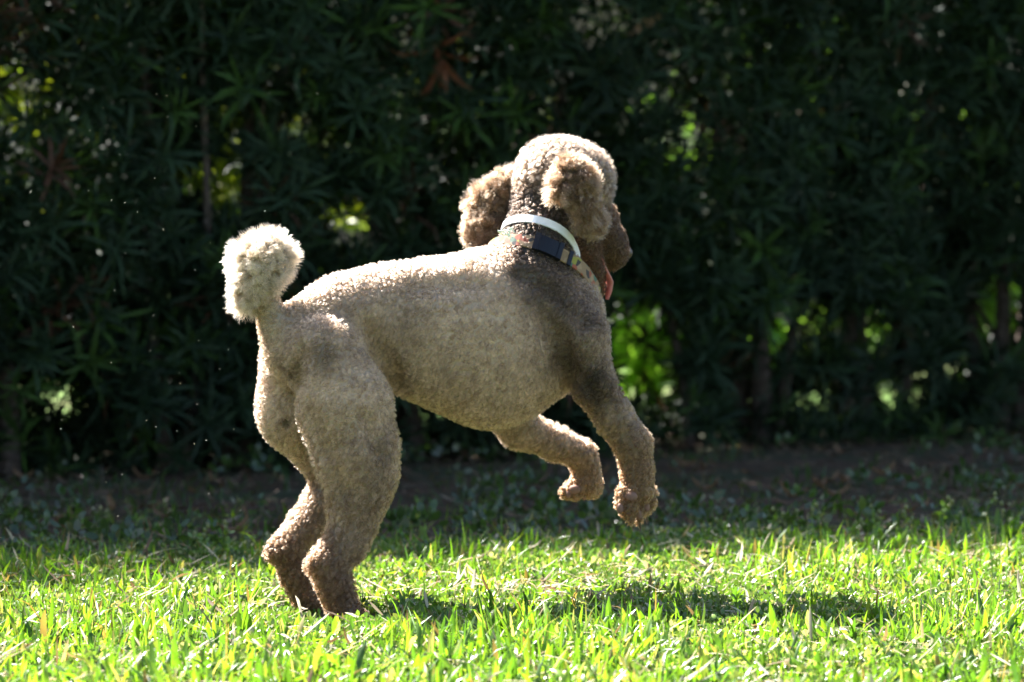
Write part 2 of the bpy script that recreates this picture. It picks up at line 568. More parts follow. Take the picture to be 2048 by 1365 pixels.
# neck
NECK = [(at(1052, 580, 6.27), 88), (at(1072, 490, 6.30), 57), (at(1088, 410, 6.345), 52), (at(1112, 368, 6.375), 58)]
chain(NECK, 'neck', 0.04)
chain([(at(1108, 615, 6.30), 84), (at(1098, 520, 6.36), 46)], 'shoulder', 0.04)
# near (right) thigh and hind leg
LR = 0.085
chain([(B(648, 716, .060), 82), (B(690, 815, .080), 92), (B(712, 905, LR), 82)], 'body', 0.018, (DR, 0.76))
chain([(B(712, 905, LR), 80), (B(722, 950, LR), 68), (B(715, 1000, LR), 53), (B(707, 1048, LR), 41), (B(692, 1090, LR), 35), (B(668, 1120, LR), 31)], 'leg', 0.02, (DR, 0.85))
chain([(B(684, 1078, LR), 20), (B(626, 1128, LR), 15)], 'hock', 0.02)
chain([(B(658, 1128, LR), 31), (B(668, 1168, LR), 29), (B(684, 1208, LR), 25)], 'hock', 0.015)
chain([(B(682, 1212, LR), 26), (B(706, 1230, LR), 19)], 'paw', 0.02)
for t, (dx, dl) in enumerate([(0, -.026), (8, -.009), (8, .009), (0, .026)]):
    chain([(B(700 + dx, 1228, LR + dl), 13), (B(722 + dx, 1236, LR + dl * 1.15), 10)], 'paw', 0.008)
# far (left) hind leg
LL = -0.085
chain([(B(606, 722, -.06), 86), (B(606, 815, -.075), 86), (B(650, 890, LL), 64)], 'body', 0.03, (DR, 0.72))
chain([(B(650, 890, LL), 60), (B(672, 950, LL), 40), (B(644, 1008, LL), 33), (B(614, 1050, LL), 29), (B(586, 1088, LL), 27)], 'leg', 0.02)
chain([(B(616, 1050, LL), 20), (B(544, 1106, LL), 15)], 'hock', 0.02)
chain([(B(574, 1102, LL), 29), (B(592, 1148, LL), 27), (B(612, 1188, LL), 24)], 'hock', 0.015)
chain([(B(612, 1192, LL), 25), (B(636, 1210, LL), 18)], 'paw', 0.02)
for t, (dx, dl) in enumerate([(0, -.026), (8, -.009), (8, .009), (0, .026)]):
    chain([(B(632 + dx, 1208, LL + dl), 13), (B(652 + dx, 1215, LL + dl * 1.15), 10)], 'paw', 0.008)
# near (right) shoulder and foreleg
chain([(B(1075, 590, .06), 60), (B(1154, 672, .092), 57), (B(1187, 765, .10), 39)], 'shoulder', 0.016)
chain([(B(1186, 768, .095), 38), (B(1228, 835, .10), 32), (B(1266, 888, .105), 30)], 'leg', 0.015)
chain([(B(1268, 888, .105), 33), (B(1274, 940, .105), 28), (B(1275, 980, .105), 31)], 'paw', 0.015)
for dx, dy, dl in [(-27, 0, .0), (-9, 16, .012), (10, 16, .0), (28, 0, -.012)]:
    chain([(B(1273 + dx * .9, 985, .105 + dl), 15), (B(1271 + dx * 1.0, 1006 + dy * .7, .105 + dl), 13), (B(1269 + dx * .75, 1026 + dy, .105 + dl), 8)], 'paw', 0.003)
# far (left) foreleg
chain([(B(1000, 800, -.07), 50), (B(1040, 856, -.08), 36)], 'body', 0.03)
chain([(B(1040, 858, -.08), 34), (B(1110, 887, -.09), 27), (B(1160, 908, -.095), 25)], 'leg', 0.015)
chain([(B(1165, 914, -.095), 25), (B(1173, 945, -.10), 23), (B(1172, 966, -.10), 27)], 'paw', 0.015)
for dx, dl in [(-16, .0), (-2, .01), (14, .0), (26, -.01)]:
    chain([(B(1168 + dx * .8, 968, -.10 + dl), 17), (B(1154 + dx * 1.35, 988 - abs(dx) * .2, -.10 + dl), 13)], 'paw', 0.005)
# tail
chain([(B(575, 690), 42), (B(548, 650), 25), (B(531, 605), 19), (B(524, 560), 19)], 'tail', 0.02)
chain([(B(492, 600), 13), (B(506, 568), 28), (B(524, 530), 38), (B(538, 514), 33)], 'pom', 0.015)
# head
chain([(HEAD_C + HF * -0.03, 68), (HEAD_C + HF * 0.035 + np.array([0, 0, -.01]), 68)], 'top', 0.03)
chain([(H(1152, 395), 50), (H(1184, 440), 42)], 'cheek', 0.025)
chain([(H(1184, 445), 40), (H(1212, 484), 36), (H(1228, 508), 28)], 'muzzle', 0.02)
chain([(H(1228, 506, 0.012), 20), (H(1232, 522, 0.012), 12)], 'muzzle', 0.012)
chain([(H(1226, 508, -0.016), 22), (H(1222, 526, -0.018), 16)], 'muzzle', 0.012)
chain([(H(1168, 485), 32), (H(1188, 540), 19), (H(1199, 584), 11)], 'jaw', 0.015)
# ears: flat flaps; near one hangs, far one flung out
chain([(H(1138, 340, .075), 20), (H(1156, 375, .095), 32), (H(1178, 425, .10), 26), (H(1188, 455, .095), 16)], 'ear', 0.012, (HR, 0.5))
chain([(H(1138, 345, .085), 20), (H(1116, 388, .09), 11)], 'ear', 0.012, (HR, 0.6))
chain([(H(1060, 360, -.07), 20), (H(1005, 375, -.10), 24), (H(980, 412, -.115), 32), (H(966, 455, -.12), 31), (H(966, 485, -.12), 18)], 'ear', 0.015, (HF, 0.55))

def prim_dist(p, pr):
    a, b, ra, rb, reg, k, squash = pr
    q = p - a
    ab = b - a
    if squash is not None:
        n, s = squash
        q = q + (q @ n)[..., None] * n * (1 / s - 1)
        ab = ab + (ab @ n) * n * (1 / s - 1)
    t = np.clip((q @ ab) / max(ab @ ab, 1e-9), 0, 1)
    return np.linalg.norm(q - t[..., None] * ab, axis=-1) - (ra + (rb - ra) * t)

def build_field():
    lo = np.min([np.minimum(p[0], p[1]) - max(p[2], p[3]) for p in PRIMS], axis=0) - 0.03
    hi = np.max([np.maximum(p[0], p[1]) + max(p[2], p[3]) for p in PRIMS], axis=0) + 0.03
    h = 0.0055
    n = np.ceil((hi - lo) / h).astype(int) + 1
    F = np.full(n, 0.15, dtype=np.float64)
    ax = [lo[i] + h * np.arange(n[i]) for i in range(3)]
    for pr in PRIMS:
        m = max(pr[2], pr[3]) + 0.08
        a = np.minimum(pr[0], pr[1]) - m; b = np.maximum(pr[0], pr[1]) + m
        i0 = np.clip(((a - lo) / h).astype(int), 0, n - 1); i1 = np.clip(((b - lo) / h).astype(int) + 1, 1, n)
        sl = tuple(slice(i0[i], i1[i]) for i in range(3))
        X, Y, Z = np.meshgrid(ax[0][sl[0]], ax[1][sl[1]], ax[2][sl[2]], indexing='ij')
        d = prim_dist(np.stack([X, Y, Z], -1), pr)
        f = F[sl]; k = pr[5]
        hh = np.maximum(k - np.abs(f - d), 0) / k
        F[sl] = np.minimum(f, d) - hh * hh * k * 0.25
    F = press_folds(F, lo, h)
    return F, lo, h

# folds and hollows between the muscles, pressed into the near and far flanks: side, k, points (px, py, radius px, depth px)
FOLDS = [(1, .030, [(742, 650, 26, 8), (772, 720, 30, 13), (798, 778, 24, 12)]),        # flank in front of the thigh
         (1, .028, [(1085, 590, 26, 8), (1118, 680, 30, 13), (1140, 765, 26, 14)]),      # behind the shoulder
         (1, .025, [(612, 820, 20, 5), (650, 900, 22, 8), (690, 985, 18, 6)]),           # hamstring
         (1, .025, [(735, 840, 18, 5), (765, 905, 20, 7)]),                              # thigh muscle
         (1, .030, [(1040, 545, 24, 9), (1110, 575, 24, 10), (1170, 640, 22, 8)]),       # neck against shoulder
         (1, .030, [(600, 700, 22, 7), (585, 760, 24, 10), (575, 830, 20, 8)]),          # beside the tail
         (1, .030, [(830, 560, 30, 5), (960, 560, 30, 6)]),
         (1, .020, [(1165, 760, 16, 5), (1205, 805, 16, 6)]),
         (1, .020, [(700, 1040, 14, 4), (668, 1095, 14, 6)])]

def press_folds(F, lo, h):
    def val(p):
        i = np.clip(np.round((p - lo) / h).astype(int), 0, np.array(F.shape) - 1)
        return F[tuple(i)]
    ax = [lo[i] + h * np.arange(F.shape[i]) for i in range(3)]
    n = np.array(F.shape)
    todo = []
    for side, k, pts in FOLDS:
        C = []
        for px, py, rad, dep in pts:
            lat = 0.24
            while lat > 0 and val(B(px, py, lat)) > 0: lat -= 0.003
            sc = 6.1 / FPX
            C.append((B(px, py, lat + (rad - dep) * sc), rad * sc))
        for (a, ra), (b, rb) in zip(C[:-1], C[1:]):
            todo.append((a, b, ra, rb, '', k, None))
    for pr in todo:
        a, b, ra, rb, _, k, _ = pr
        m = max(ra, rb) + 0.06
        p = np.minimum(a, b) - m; q = np.maximum(a, b) + m
        i0 = np.clip(((p - lo) / h).astype(int), 0, n - 1); i1 = np.clip(((q - lo) / h).astype(int) + 1, 1, n)
        sl = tuple(slice(i0[i], i1[i]) for i in range(3))
        X, Y, Z = np.meshgrid(ax[0][sl[0]], ax[1][sl[1]], ax[2][sl[2]], indexing='ij')
        d = -prim_dist(np.stack([X, Y, Z], -1), pr)
        f = F[sl]
        hh = np.maximum(k * .5 - np.abs(f - d), 0) / (k * .5)
        F[sl] = np.maximum(f, d) + hh * hh * k * 0.125
    return F

def surface_nets(F, lo, h):
    S = F < 0
    n = np.array(F.shape)
    acc = np.zeros((*(n - 1), 3)); cnt = np.zeros(tuple(n - 1))
    corners = [(i, j, k) for i in (0, 1) for j in (0, 1) for k in (0, 1)]
    def view(A, c):
        return A[c[0]:n[0] - 1 + c[0], c[1]:n[1] - 1 + c[1], c[2]:n[2] - 1 + c[2]]
    for c in corners:
        for a in range(3):
            if c[a]: continue
            e = list(c); e[a] = 1
            f0, f1 = view(F, c), view(F, e)
            cross = (f0 < 0) != (f1 < 0)
            t = np.where(cross, f0 / np.where(f0 == f1, 1, f0 - f1), 0)
            for b in range(3):
                acc[..., b] += np.where(cross, (t if b == a else c[b]), 0)
            cnt += cross
    act = cnt > 0
    idx = -np.ones(tuple(n - 1), dtype=np.int64)
    idx[act] = np.arange(act.sum())
    I = np.argwhere(act)
    V = (I + acc[act] / cnt[act][:, None]) * h + lo
    Q = []
    for a in range(3):
        b, c = (a + 1) % 3, (a + 2) % 3
        s0 = [slice(1, n[i] - 1) for i in range(3)]; s1 = list(s0)
        s0[a] = slice(0, n[a] - 1); s1[a] = slice(1, n[a])
        A, Bv = S[tuple(s0)], S[tuple(s1)]
        for flip, m in ((False, A & ~Bv), (True, ~A & Bv)):
            E = np.argwhere(m)
            if len(E) == 0: continue
            E = E + np.array([0 if i == a else 1 for i in range(3)])
            eb = np.eye(3, dtype=int)[b]; ec = np.eye(3, dtype=int)[c]
            q = [E - eb - ec, E - ec, E, E - eb]
            q = np.stack([idx[x[:, 0], x[:, 1], x[:, 2]] for x in q], 1)
            if flip: q = q[:, ::-1]
            Q.append(q)
    return V, np.concatenate(Q)

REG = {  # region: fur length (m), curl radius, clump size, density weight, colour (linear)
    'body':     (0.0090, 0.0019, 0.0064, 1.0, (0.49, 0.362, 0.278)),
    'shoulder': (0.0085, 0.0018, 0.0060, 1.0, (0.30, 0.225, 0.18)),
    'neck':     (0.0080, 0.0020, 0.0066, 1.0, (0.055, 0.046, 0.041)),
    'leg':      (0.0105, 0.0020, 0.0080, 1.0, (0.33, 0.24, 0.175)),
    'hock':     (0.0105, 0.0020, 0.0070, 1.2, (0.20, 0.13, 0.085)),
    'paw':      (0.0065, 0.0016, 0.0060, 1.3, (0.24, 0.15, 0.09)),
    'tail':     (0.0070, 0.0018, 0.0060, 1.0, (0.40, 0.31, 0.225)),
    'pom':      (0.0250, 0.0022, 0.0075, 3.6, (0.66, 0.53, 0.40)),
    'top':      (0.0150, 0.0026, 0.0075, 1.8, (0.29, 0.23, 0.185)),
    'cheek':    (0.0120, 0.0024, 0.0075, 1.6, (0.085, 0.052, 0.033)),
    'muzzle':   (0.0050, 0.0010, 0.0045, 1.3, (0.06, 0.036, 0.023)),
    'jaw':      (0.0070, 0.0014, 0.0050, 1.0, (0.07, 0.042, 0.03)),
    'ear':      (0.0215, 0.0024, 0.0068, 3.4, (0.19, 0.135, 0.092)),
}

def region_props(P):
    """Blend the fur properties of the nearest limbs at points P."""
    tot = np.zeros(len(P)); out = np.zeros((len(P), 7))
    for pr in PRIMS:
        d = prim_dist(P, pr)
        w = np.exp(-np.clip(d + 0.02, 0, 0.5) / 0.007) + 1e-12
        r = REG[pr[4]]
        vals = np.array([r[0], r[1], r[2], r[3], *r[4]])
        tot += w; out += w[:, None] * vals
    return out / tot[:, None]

def fur_material(name, skin=False):
    m, nt, out = new_mat(name)
    a = nt.nodes.new('ShaderNodeAttribute'); a.attribute_name = 'Col'
    p = nt.nodes.new('ShaderNodeBsdfPrincipled')
    p.inputs['Roughness'].default_value = 0.55
    p.inputs['Specular IOR Level'].default_value = 0.25
    if skin:
        tc = nt.nodes.new('ShaderNodeTexCoord')
        nz = nt.nodes.new('ShaderNodeTexNoise'); nz.inputs['Scale'].default_value = 180; nz.inputs['Detail'].default_value = 3
        nt.links.new(tc.outputs['Object'], nz.inputs['Vector'])
        mr = nt.nodes.new('ShaderNodeMapRange'); mr.inputs['To Min'].default_value = 0.65; mr.inputs['To Max'].default_value = 1.05
        nt.links.new(nz.outputs['Fac'], mr.inputs['Value'])
        mu = nt.nodes.new('ShaderNodeVectorMath'); mu.operation = 'SCALE'
        nt.links.new(a.outputs['Color'], mu.inputs[0]); nt.links.new(mr.outputs[0], mu.inputs['Scale'])
        nt.links.new(mu.outputs[0], p.inputs['Base Color'])
        nt.links.new(p.outputs[0], out.inputs[0])
        return m
    nt.links.new(a.outputs['Color'], p.inputs['Base Color'])
    t = nt.nodes.new('ShaderNodeBsdfHairPrincipled')
    t.model = 'CHIANG'; t.parametrization = 'COLOR'
    t.inputs['Roughness'].default_value = 0.45
    t.inputs['IOR'].default_value = 1.4
    t.inputs['Radial Roughness'].default_value = 0.6
    dk = nt.nodes.new('ShaderNodeVectorMath'); dk.operation = 'MULTIPLY'      # a strand's own pigment is darker than the coat it makes
    dk.inputs[1].default_value = (0.66, 0.50, 0.40)
    nt.links.new(a.outputs['Color'], dk.inputs[0]); nt.links.new(dk.outputs[0], t.inputs['Color'])
    mx = nt.nodes.new('ShaderNodeMixShader'); mx.inputs[0].default_value = 0.85
    nt.links.new(p.outputs[0], mx.inputs[1]); nt.links.new(t.outputs[0], mx.inputs[2])
    nt.links.new(mx.outputs[0], out.inputs[0])
    return m
M_SKIN = fur_material('coat_underlayer', True)
M_FUR = fur_material('coat_strand')

FIELD, FLO, FH = build_field()
DV, DQ = surface_nets(FIELD, FLO, FH)

def vertex_normals(V, Q):
    n = np.cross(V[Q[:, 2]] - V[Q[:, 0]], V[Q[:, 3]] - V[Q[:, 1]])
    N = np.zeros_like(V)
    for k in range(4):
        np.add.at(N, Q[:, k], n)
    return norm(N)

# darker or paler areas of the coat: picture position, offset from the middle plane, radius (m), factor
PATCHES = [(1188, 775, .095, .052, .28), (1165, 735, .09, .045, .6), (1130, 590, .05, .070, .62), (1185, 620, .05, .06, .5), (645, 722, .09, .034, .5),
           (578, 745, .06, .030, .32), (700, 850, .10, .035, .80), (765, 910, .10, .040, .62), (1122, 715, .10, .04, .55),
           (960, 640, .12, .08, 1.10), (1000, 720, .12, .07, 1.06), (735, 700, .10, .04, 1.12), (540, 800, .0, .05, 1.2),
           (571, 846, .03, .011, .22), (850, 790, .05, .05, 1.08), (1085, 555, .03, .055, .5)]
def near_surface(px, py):
    """Point of the near flank behind picture position (px, py)."""
    lat = 0.24
    while lat > -.1:
        q = B(px, py, lat)
        i = np.clip(np.round((q - FLO) / FH).astype(int), 0, np.array(FIELD.shape) - 1)
        if FIELD[tuple(i)] <= 0: break
        lat -= 0.003
    return B(px, py, lat)
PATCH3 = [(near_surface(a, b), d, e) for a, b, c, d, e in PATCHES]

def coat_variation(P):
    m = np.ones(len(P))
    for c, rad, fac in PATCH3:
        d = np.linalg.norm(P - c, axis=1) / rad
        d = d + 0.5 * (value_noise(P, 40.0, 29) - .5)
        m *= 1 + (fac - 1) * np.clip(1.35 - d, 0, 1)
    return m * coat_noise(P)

def coat_noise(P):
    n1 = value_noise(P, 10.0, 21); n2 = value_noise(P, 45.0, 22)
    return (0.78 + 0.44 * n1) * (0.80 + 0.40 * n2)

def strands(P, N, props, clumpP, clumpN, clump_idx, npts, name):
    n = len(P)
    L = props[:, 0] * np.where(props[:, 0] > .016, rng.uniform(0.45, 1.3, n), rng.uniform(0.7, 1.2, n))
    L = L * np.where(props[:, 0] > .016, 0.5 + 1.0 * value_noise(P, 38.0, 81), 0.7 + 0.6 * value_noise(P, 25.0, 82))
    rc = props[:, 1]
    lay = np.tile(-DF * 0.6 + np.array([0, 0, -0.8]), (n, 1))
    lay = lay - (lay * N).sum(1, keepdims=True) * N
    cP, cN = clumpP[clump_idx], clumpN[clump_idx]
    crand = rand_unit(len(clumpP))[clump_idx]
    phase = (rng.random(len(clumpP)) * 6.283)[clump_idx] + rng.normal(0, 0.5, n)
    longf = np.clip((props[:, 0:1] - 0.006) / 0.012, 0, 1)
    flat = np.clip((0.022 - props[:, 0:1]) / 0.010, 0, 1) * 0.7 + 0.25
    d0 = norm(N + flat * lay + (0.22 + 0.15 * longf) * rand_unit(n) + (0.22 + 0.15 * longf) * crand)
    dc = norm(cN + flat * lay + (0.25 + 0.25 * longf) * crand)
    e1 = norm(np.cross(dc, rand_unit(len(clumpP))[clump_idx])); e2 = np.cross(dc, e1)
    ts = np.linspace(0, 1, npts)
    out = np.zeros((n, npts, 3))
    turns = 1.35
    for j, t in enumerate(ts):
        w = ((0.72 - 0.38 * longf) * t ** 0.7)
        a = P + d0 * (L * t)[:, None]
        b = cP + dc * (L * t * 0.92)[:, None]
        th = phase + 6.283 * turns * t
        amp = rc * min(1, t * 2.2)
        out[:, j] = a * (1 - w) + b * w + amp[:, None] * (np.cos(th)[:, None] * e1 + np.sin(th)[:, None] * e2)
    return out

def make_curves(name, pts, rad, col, mat, parent):
    n, k, _ = pts.shape
    hc = bpy.data.hair_curves.new(name)
    hc.add_curves([k] * n)
    hc.points.foreach_set('position', pts.astype(np.float32).ravel())
    r = hc.attributes.get('radius') or hc.attributes.new('radius', 'FLOAT', 'POINT')
    r.data.foreach_set('value', rad.astype(np.float32).ravel())
    a = hc.attributes.new('Col', 'FLOAT_COLOR', 'CURVE')
    c = np.ones((n, 4), np.float32); c[:, :3] = col
    a.data.foreach_set('color', c.ravel())
    hc.materials.append(mat)
    return obj(name, hc, None, parent)

def build_dog():
    foot = B(690, 1234, 0.0); foot[2] = 0.0
    root = empty('poodle', Vector(foot))
    tag(root, 'grey-beige curly poodle rearing up on its hind legs, seen from behind', 'dog')
    N = vertex_normals(DV, DQ)
    pr = region_props(DV)
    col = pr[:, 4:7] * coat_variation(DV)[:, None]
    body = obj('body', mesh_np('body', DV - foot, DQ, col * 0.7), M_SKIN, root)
    # strands
    T = np.concatenate([DQ[:, [0, 1, 2]], DQ[:, [0, 2, 3]]])
    A = np.linalg.norm(np.cross(DV[T[:, 1]] - DV[T[:, 0]], DV[T[:, 2]] - DV[T[:, 0]]), axis=1) * .5
    W = A * pr[T[:, 0], 3]
    NS = 320000
    def sample(n, wgt):
        ti = rng.choice(len(T), n, p=wgt / wgt.sum())
        a, b = rng.random(n), rng.random(n)
        s = a + b > 1; a[s], b[s] = 1 - a[s], 1 - b[s]
        c = 1 - a - b
        t = T[ti]
        P = DV[t[:, 0]] * c[:, None] + DV[t[:, 1]] * a[:, None] + DV[t[:, 2]] * b[:, None]
        Nn = norm(N[t[:, 0]] * c[:, None] + N[t[:, 1]] * a[:, None] + N[t[:, 2]] * b[:, None])
        pp = pr[t[:, 0]] * c[:, None] + pr[t[:, 1]] * a[:, None] + pr[t[:, 2]] * b[:, None]
        return P, Nn, pp
    cw = A / (pr[T[:, 0], 2] ** 2)
    nc = int((A / (pr[T[:, 0], 2] ** 2)).sum() * 0.9)
    CP, CN, _ = sample(nc, cw)
    P, Nn, pp = sample(NS, W)
    kd = kdtree.KDTree(len(CP))
    for i, c in enumerate(CP): kd.insert(c, i)
    kd.balance()
    ci = np.array([kd.find(p)[1] for p in P])
    pts = strands(P, Nn, pp, CP, CN, ci, 7, 'coat')
    taper = np.array([1.0, 1.0, .95, .85, .7, .5, .25])
    rad = 0.00034 * taper[None] * rng.uniform(.8, 1.3, (len(P), 1)) * (1 + 0.25 * (pp[:, 0:1] > 0.02))
    cvar = (0.58 + 0.84 * rng.random(len(CP)))[ci] * rng.uniform(.85, 1.15, len(P))
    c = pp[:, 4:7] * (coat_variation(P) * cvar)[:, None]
    make_curves('coat', pts - foot, rad, c, M_FUR, root)
    print('dog verts', len(DV), 'clumps', nc)
    return root, foot
DOG, DOG_FOOT = build_dog()

def plain_material(name, c, rough=0.5, spec=0.4, sss=0.0):
    m, nt, out = new_mat(name)
    p = nt.nodes.new('ShaderNodeBsdfPrincipled')
    p.inputs['Base Color'].default_value = (*c, 1)
    p.inputs['Roughness'].default_value = rough
    p.inputs['Specular IOR Level'].default_value = spec
    tc = nt.nodes.new('ShaderNodeTexCoord')
    nz = nt.nodes.new('ShaderNodeTexNoise'); nz.inputs['Scale'].default_value = 120
    nt.links.new(tc.outputs['Object'], nz.inputs['Vector'])
    mx = nt.nodes.new('ShaderNodeMix'); mx.data_type = 'RGBA'
    mx.inputs[6].default_value = (*[x * .85 for x in c], 1); mx.inputs[7].default_value = (*[min(1, x * 1.12) for x in c], 1)
    nt.links.new(nz.outputs['Fac'], mx.inputs[0]); nt.links.new(mx.outputs[2], p.inputs['Base Color'])
    nt.links.new(p.outputs[0], out.inputs[0])
    return m

def ellipsoid(c, ax, nu=12, nv=8):
    """c centre, ax three axis vectors."""
    V, F = [], []
    for i in range(nv + 1):
        th = math.pi * i / nv
        for j in range(nu):
            ph = 2 * math.pi * j / nu
            V.append(c + ax[0] * math.sin(th) * math.cos(ph) + ax[1] * math.sin(th) * math.sin(ph) + ax[2] * math.cos(th))
    for i in range(nv):
        for j in range(nu):
            F.append([i * nu + j, i * nu + (j + 1) % nu, (i + 1) * nu + (j + 1) % nu, (i + 1) * nu + j])
    return np.array(V), np.array(F)

M_TONGUE = plain_material('tongue', (0.36, 0.10, 0.085), 0.3, 0.5)
M_NOSE = plain_material('nose_leather', (0.07, 0.045, 0.035), 0.35, 0.5)
M_PAD = plain_material('paw_pad', (0.19, 0.105, 0.08), 0.7, 0.2)
M_EYE = plain_material('eye', (0.02, 0.012, 0.008), 0.05, 0.8)

def dog_details():
    # tongue: a curved flap out of the open mouth
    mid = [H(1198, 508, .016), H(1206, 532, .016), H(1216, 552, .016), H(1221, 564, .016), H(1219, 584, .016), H(1216, 600, .016)]
    wid = [.006, .007, .008, .008, .007, .003]
    th = .004
    V, F = [], []
    t = norm(np.gradient(np.array(mid), axis=0))
    for m, w, tt in zip(mid, wid, t):
        nn = norm(np.cross(HR, tt)); 
        for s, e in ((-1, -.3), (0, .6), (1, -.3), (1, -1.1), (0, -1.0), (-1, -1.1)):
            V.append(m + HR * w * s + nn * th * e)
    for i in range(len(mid) - 1):
        for s in range(6):
            b = (s + 1) % 6
            F.append([i * 6 + s, i * 6 + b, (i + 1) * 6 + b, (i + 1) * 6 + s])
    o = obj('tongue', mesh_np('tongue', np.array(V) - DOG_FOOT, np.array(F)), M_TONGUE, DOG)
    o['label'] = 'pink tongue hanging from the open mouth'
    # nose leather
    c = H(1247, 506, 0) + HF * .004
    v, f = ellipsoid(c, [HF * .012, HR * .017, np.array([0, 0, .013])])
    obj('nose', mesh_np('nose', v - DOG_FOOT, f), M_NOSE, DOG)
    # eyes (on the far side of the head from here, but there)
    for s in (-1, 1):
        c = H(1200, 425, s * .038)
        v, f = ellipsoid(c, [HF * .011, HR * .011, np.array([0, 0, .011])])
        obj('eye', mesh_np('eye', v - DOG_FOOT, f), M_EYE, DOG)
    # pads under the lifted forepaws, turned back towards the camera
    back = norm(-HF * 0.3 + np.array([-.3, -1, -.1]))
    def pad(p, ru, rv, rw):
        u = norm(np.cross(back, np.array([0, 0, 1.0]))); w = np.cross(u, back)
        v, f = ellipsoid(p, [u * ru, w * rv, back * rw])
        obj('paw_pad', mesh_np('paw_pad', v - DOG_FOOT, f), M_PAD, DOG)
    sc = 6.2 / FPX
    pad(B(1274, 988, .105) + back * 36 * sc, .013, .010, .007)
    for dx, dy in [(-24, 30), (-6, 42), (12, 42), (28, 28)]:
        pad(B(1270 + dx, 985 + dy, .105) + back * 17 * sc, .007, .010, .005)
    for dx, dy, dl in [(-27, 0, .0), (-9, 16, .012), (10, 16, .0), (28, 0, -.012)]:
        p0 = B(1269 + dx * .75, 1026 + dy, .105 + dl)
        v, f = tube([p0, p0 + np.array([.004, .006, -.012]), p0 + np.array([.004, .002, -.021])], [.004, .003, .0006], 6)
        obj('claw', mesh_np('claw', v - DOG_FOOT, f), M_NOSE, DOG)
    pad(B(1160, 975, -.10) + back * 34 * sc, .012, .009, .006)
    for dx, dy in [(-18, 14), (-4, 20), (12, 18)]:
        pad(B(1162 + dx, 972 + dy, -.10) + back * 20 * sc, .006, .008, .005)
dog_details()

# ------------------------------------------------------------------ collars
def field_at(p):
    q = (p - FLO) / FH
    i = np.clip(np.floor(q).astype(int), 0, np.array(FIELD.shape) - 2)
    f = q - i
    s = 0
    for c in range(8):
        b = np.array([(c >> a) & 1 for a in range(3)])
        w = np.prod(np.where(b, f, 1 - f))
        s += w * FIELD[tuple(i + b)]
    return s

def ring(center, axis, width, lift, n=72, follow=True, rmax=0.12):
    """Closed band round the neck: returns centre-line points, outward and axis vectors."""
    axis = norm(np.array(axis, float))
    e1 = norm(np.cross(axis, np.array([0, 0, 1.0]))); e2 = np.cross(axis, e1)
    R = []
    for j in range(n):
        a = 2 * math.pi * j / n
        d = math.cos(a) * e1 + math.sin(a) * e2
        r = 0.03
        while r < rmax and field_at(center + d * r) < 0: r += 0.001
        R.append(r)
    R = np.array(R)
    med = np.median(R)
    R = np.clip(R, med * .8, med * 1.22)
    for _ in range(10): R = (np.roll(R, 1) + R * 2 + np.roll(R, -1)) / 4
    pts, outs = [], []
    for j in range(n):
        a = 2 * math.pi * j / n
        d = math.cos(a) * e1 + math.sin(a) * e2
        pts.append(center + d * (R[j] + lift)); outs.append(d)
    return np.array(pts), np.array(outs), axis

def band_mesh(pts, outs, axis, width, thick, sel=None):
    n = len(pts)
    V, F = [], []
    for p, d in zip(pts, outs):
        V += [p - axis * width * .5, p + axis * width * .5, p + axis * width * .47 + d * thick, p - axis * width * .47 + d * thick]
    m = n if sel is None else n - 1
    for i in range(m):
        j = (i + 1) % n
        for s in range(4):
            b = (s + 1) % 4
            F.append([i * 4 + s, j * 4 + s, j * 4 + b, i * 4 + b])
    if sel is not None:
        F.append([0, 1, 2, 3]); F.append([4 * n - 1, 4 * n - 2, 4 * n - 3, 4 * n - 4])
    return np.array(V), np.array(F)

M_WHITE = plain_material('white_band', (0.60, 0.60, 0.66), 0.45, 0.5)
M_BLACK = plain_material('buckle_plastic', (0.004, 0.0045, 0.008), 0.4, 0.3)
M_THREAD = plain_material('pale_thread', (0.70, 0.75, 0.62), 0.7, 0.2)

def strap_material():
    m, nt, out = new_mat('printed_webbing')
    tc = nt.nodes.new('ShaderNodeTexCoord')
    v = nt.nodes.new('ShaderNodeTexVoronoi'); v.inputs['Scale'].default_value = 85
    nt.links.new(tc.outputs['Object'], v.inputs['Vector'])
    cr = nt.nodes.new('ShaderNodeValToRGB'); cr.color_ramp.interpolation = 'CONSTANT'
    sep = nt.nodes.new('ShaderNodeSeparateColor')
    nt.links.new(v.outputs['Color'], sep.inputs[0]); nt.links.new(sep.outputs[0], cr.inputs[0])
    e = cr.color_ramp.elements
    cols = [(0.0, (.20, .125, .07)), (.45, (.26, .17, .10)), (.62, (.24, .06, .03)), (.75, (.05, .10, .075)), (.85, (.22, .20, .03)), (.94, (.03, .025, .025))]
    e[0].color = (*cols[0][1], 1); e[1].position = cols[1][0]; e[1].color = (*cols[1][1], 1)
    for pos, c in cols[2:]:
        x = e.new(pos); x.color = (*c, 1)
    p = nt.nodes.new('ShaderNodeBsdfPrincipled'); p.inputs['Roughness'].default_value = 0.8
    nt.links.new(cr.outputs[0], p.inputs['Base Color'])
    nt.links.new(p.outputs[0], out.inputs[0])
    return m
M_STRAP = strap_material()
NECK_AX = np.array([0.253, 0.50, 0.828])

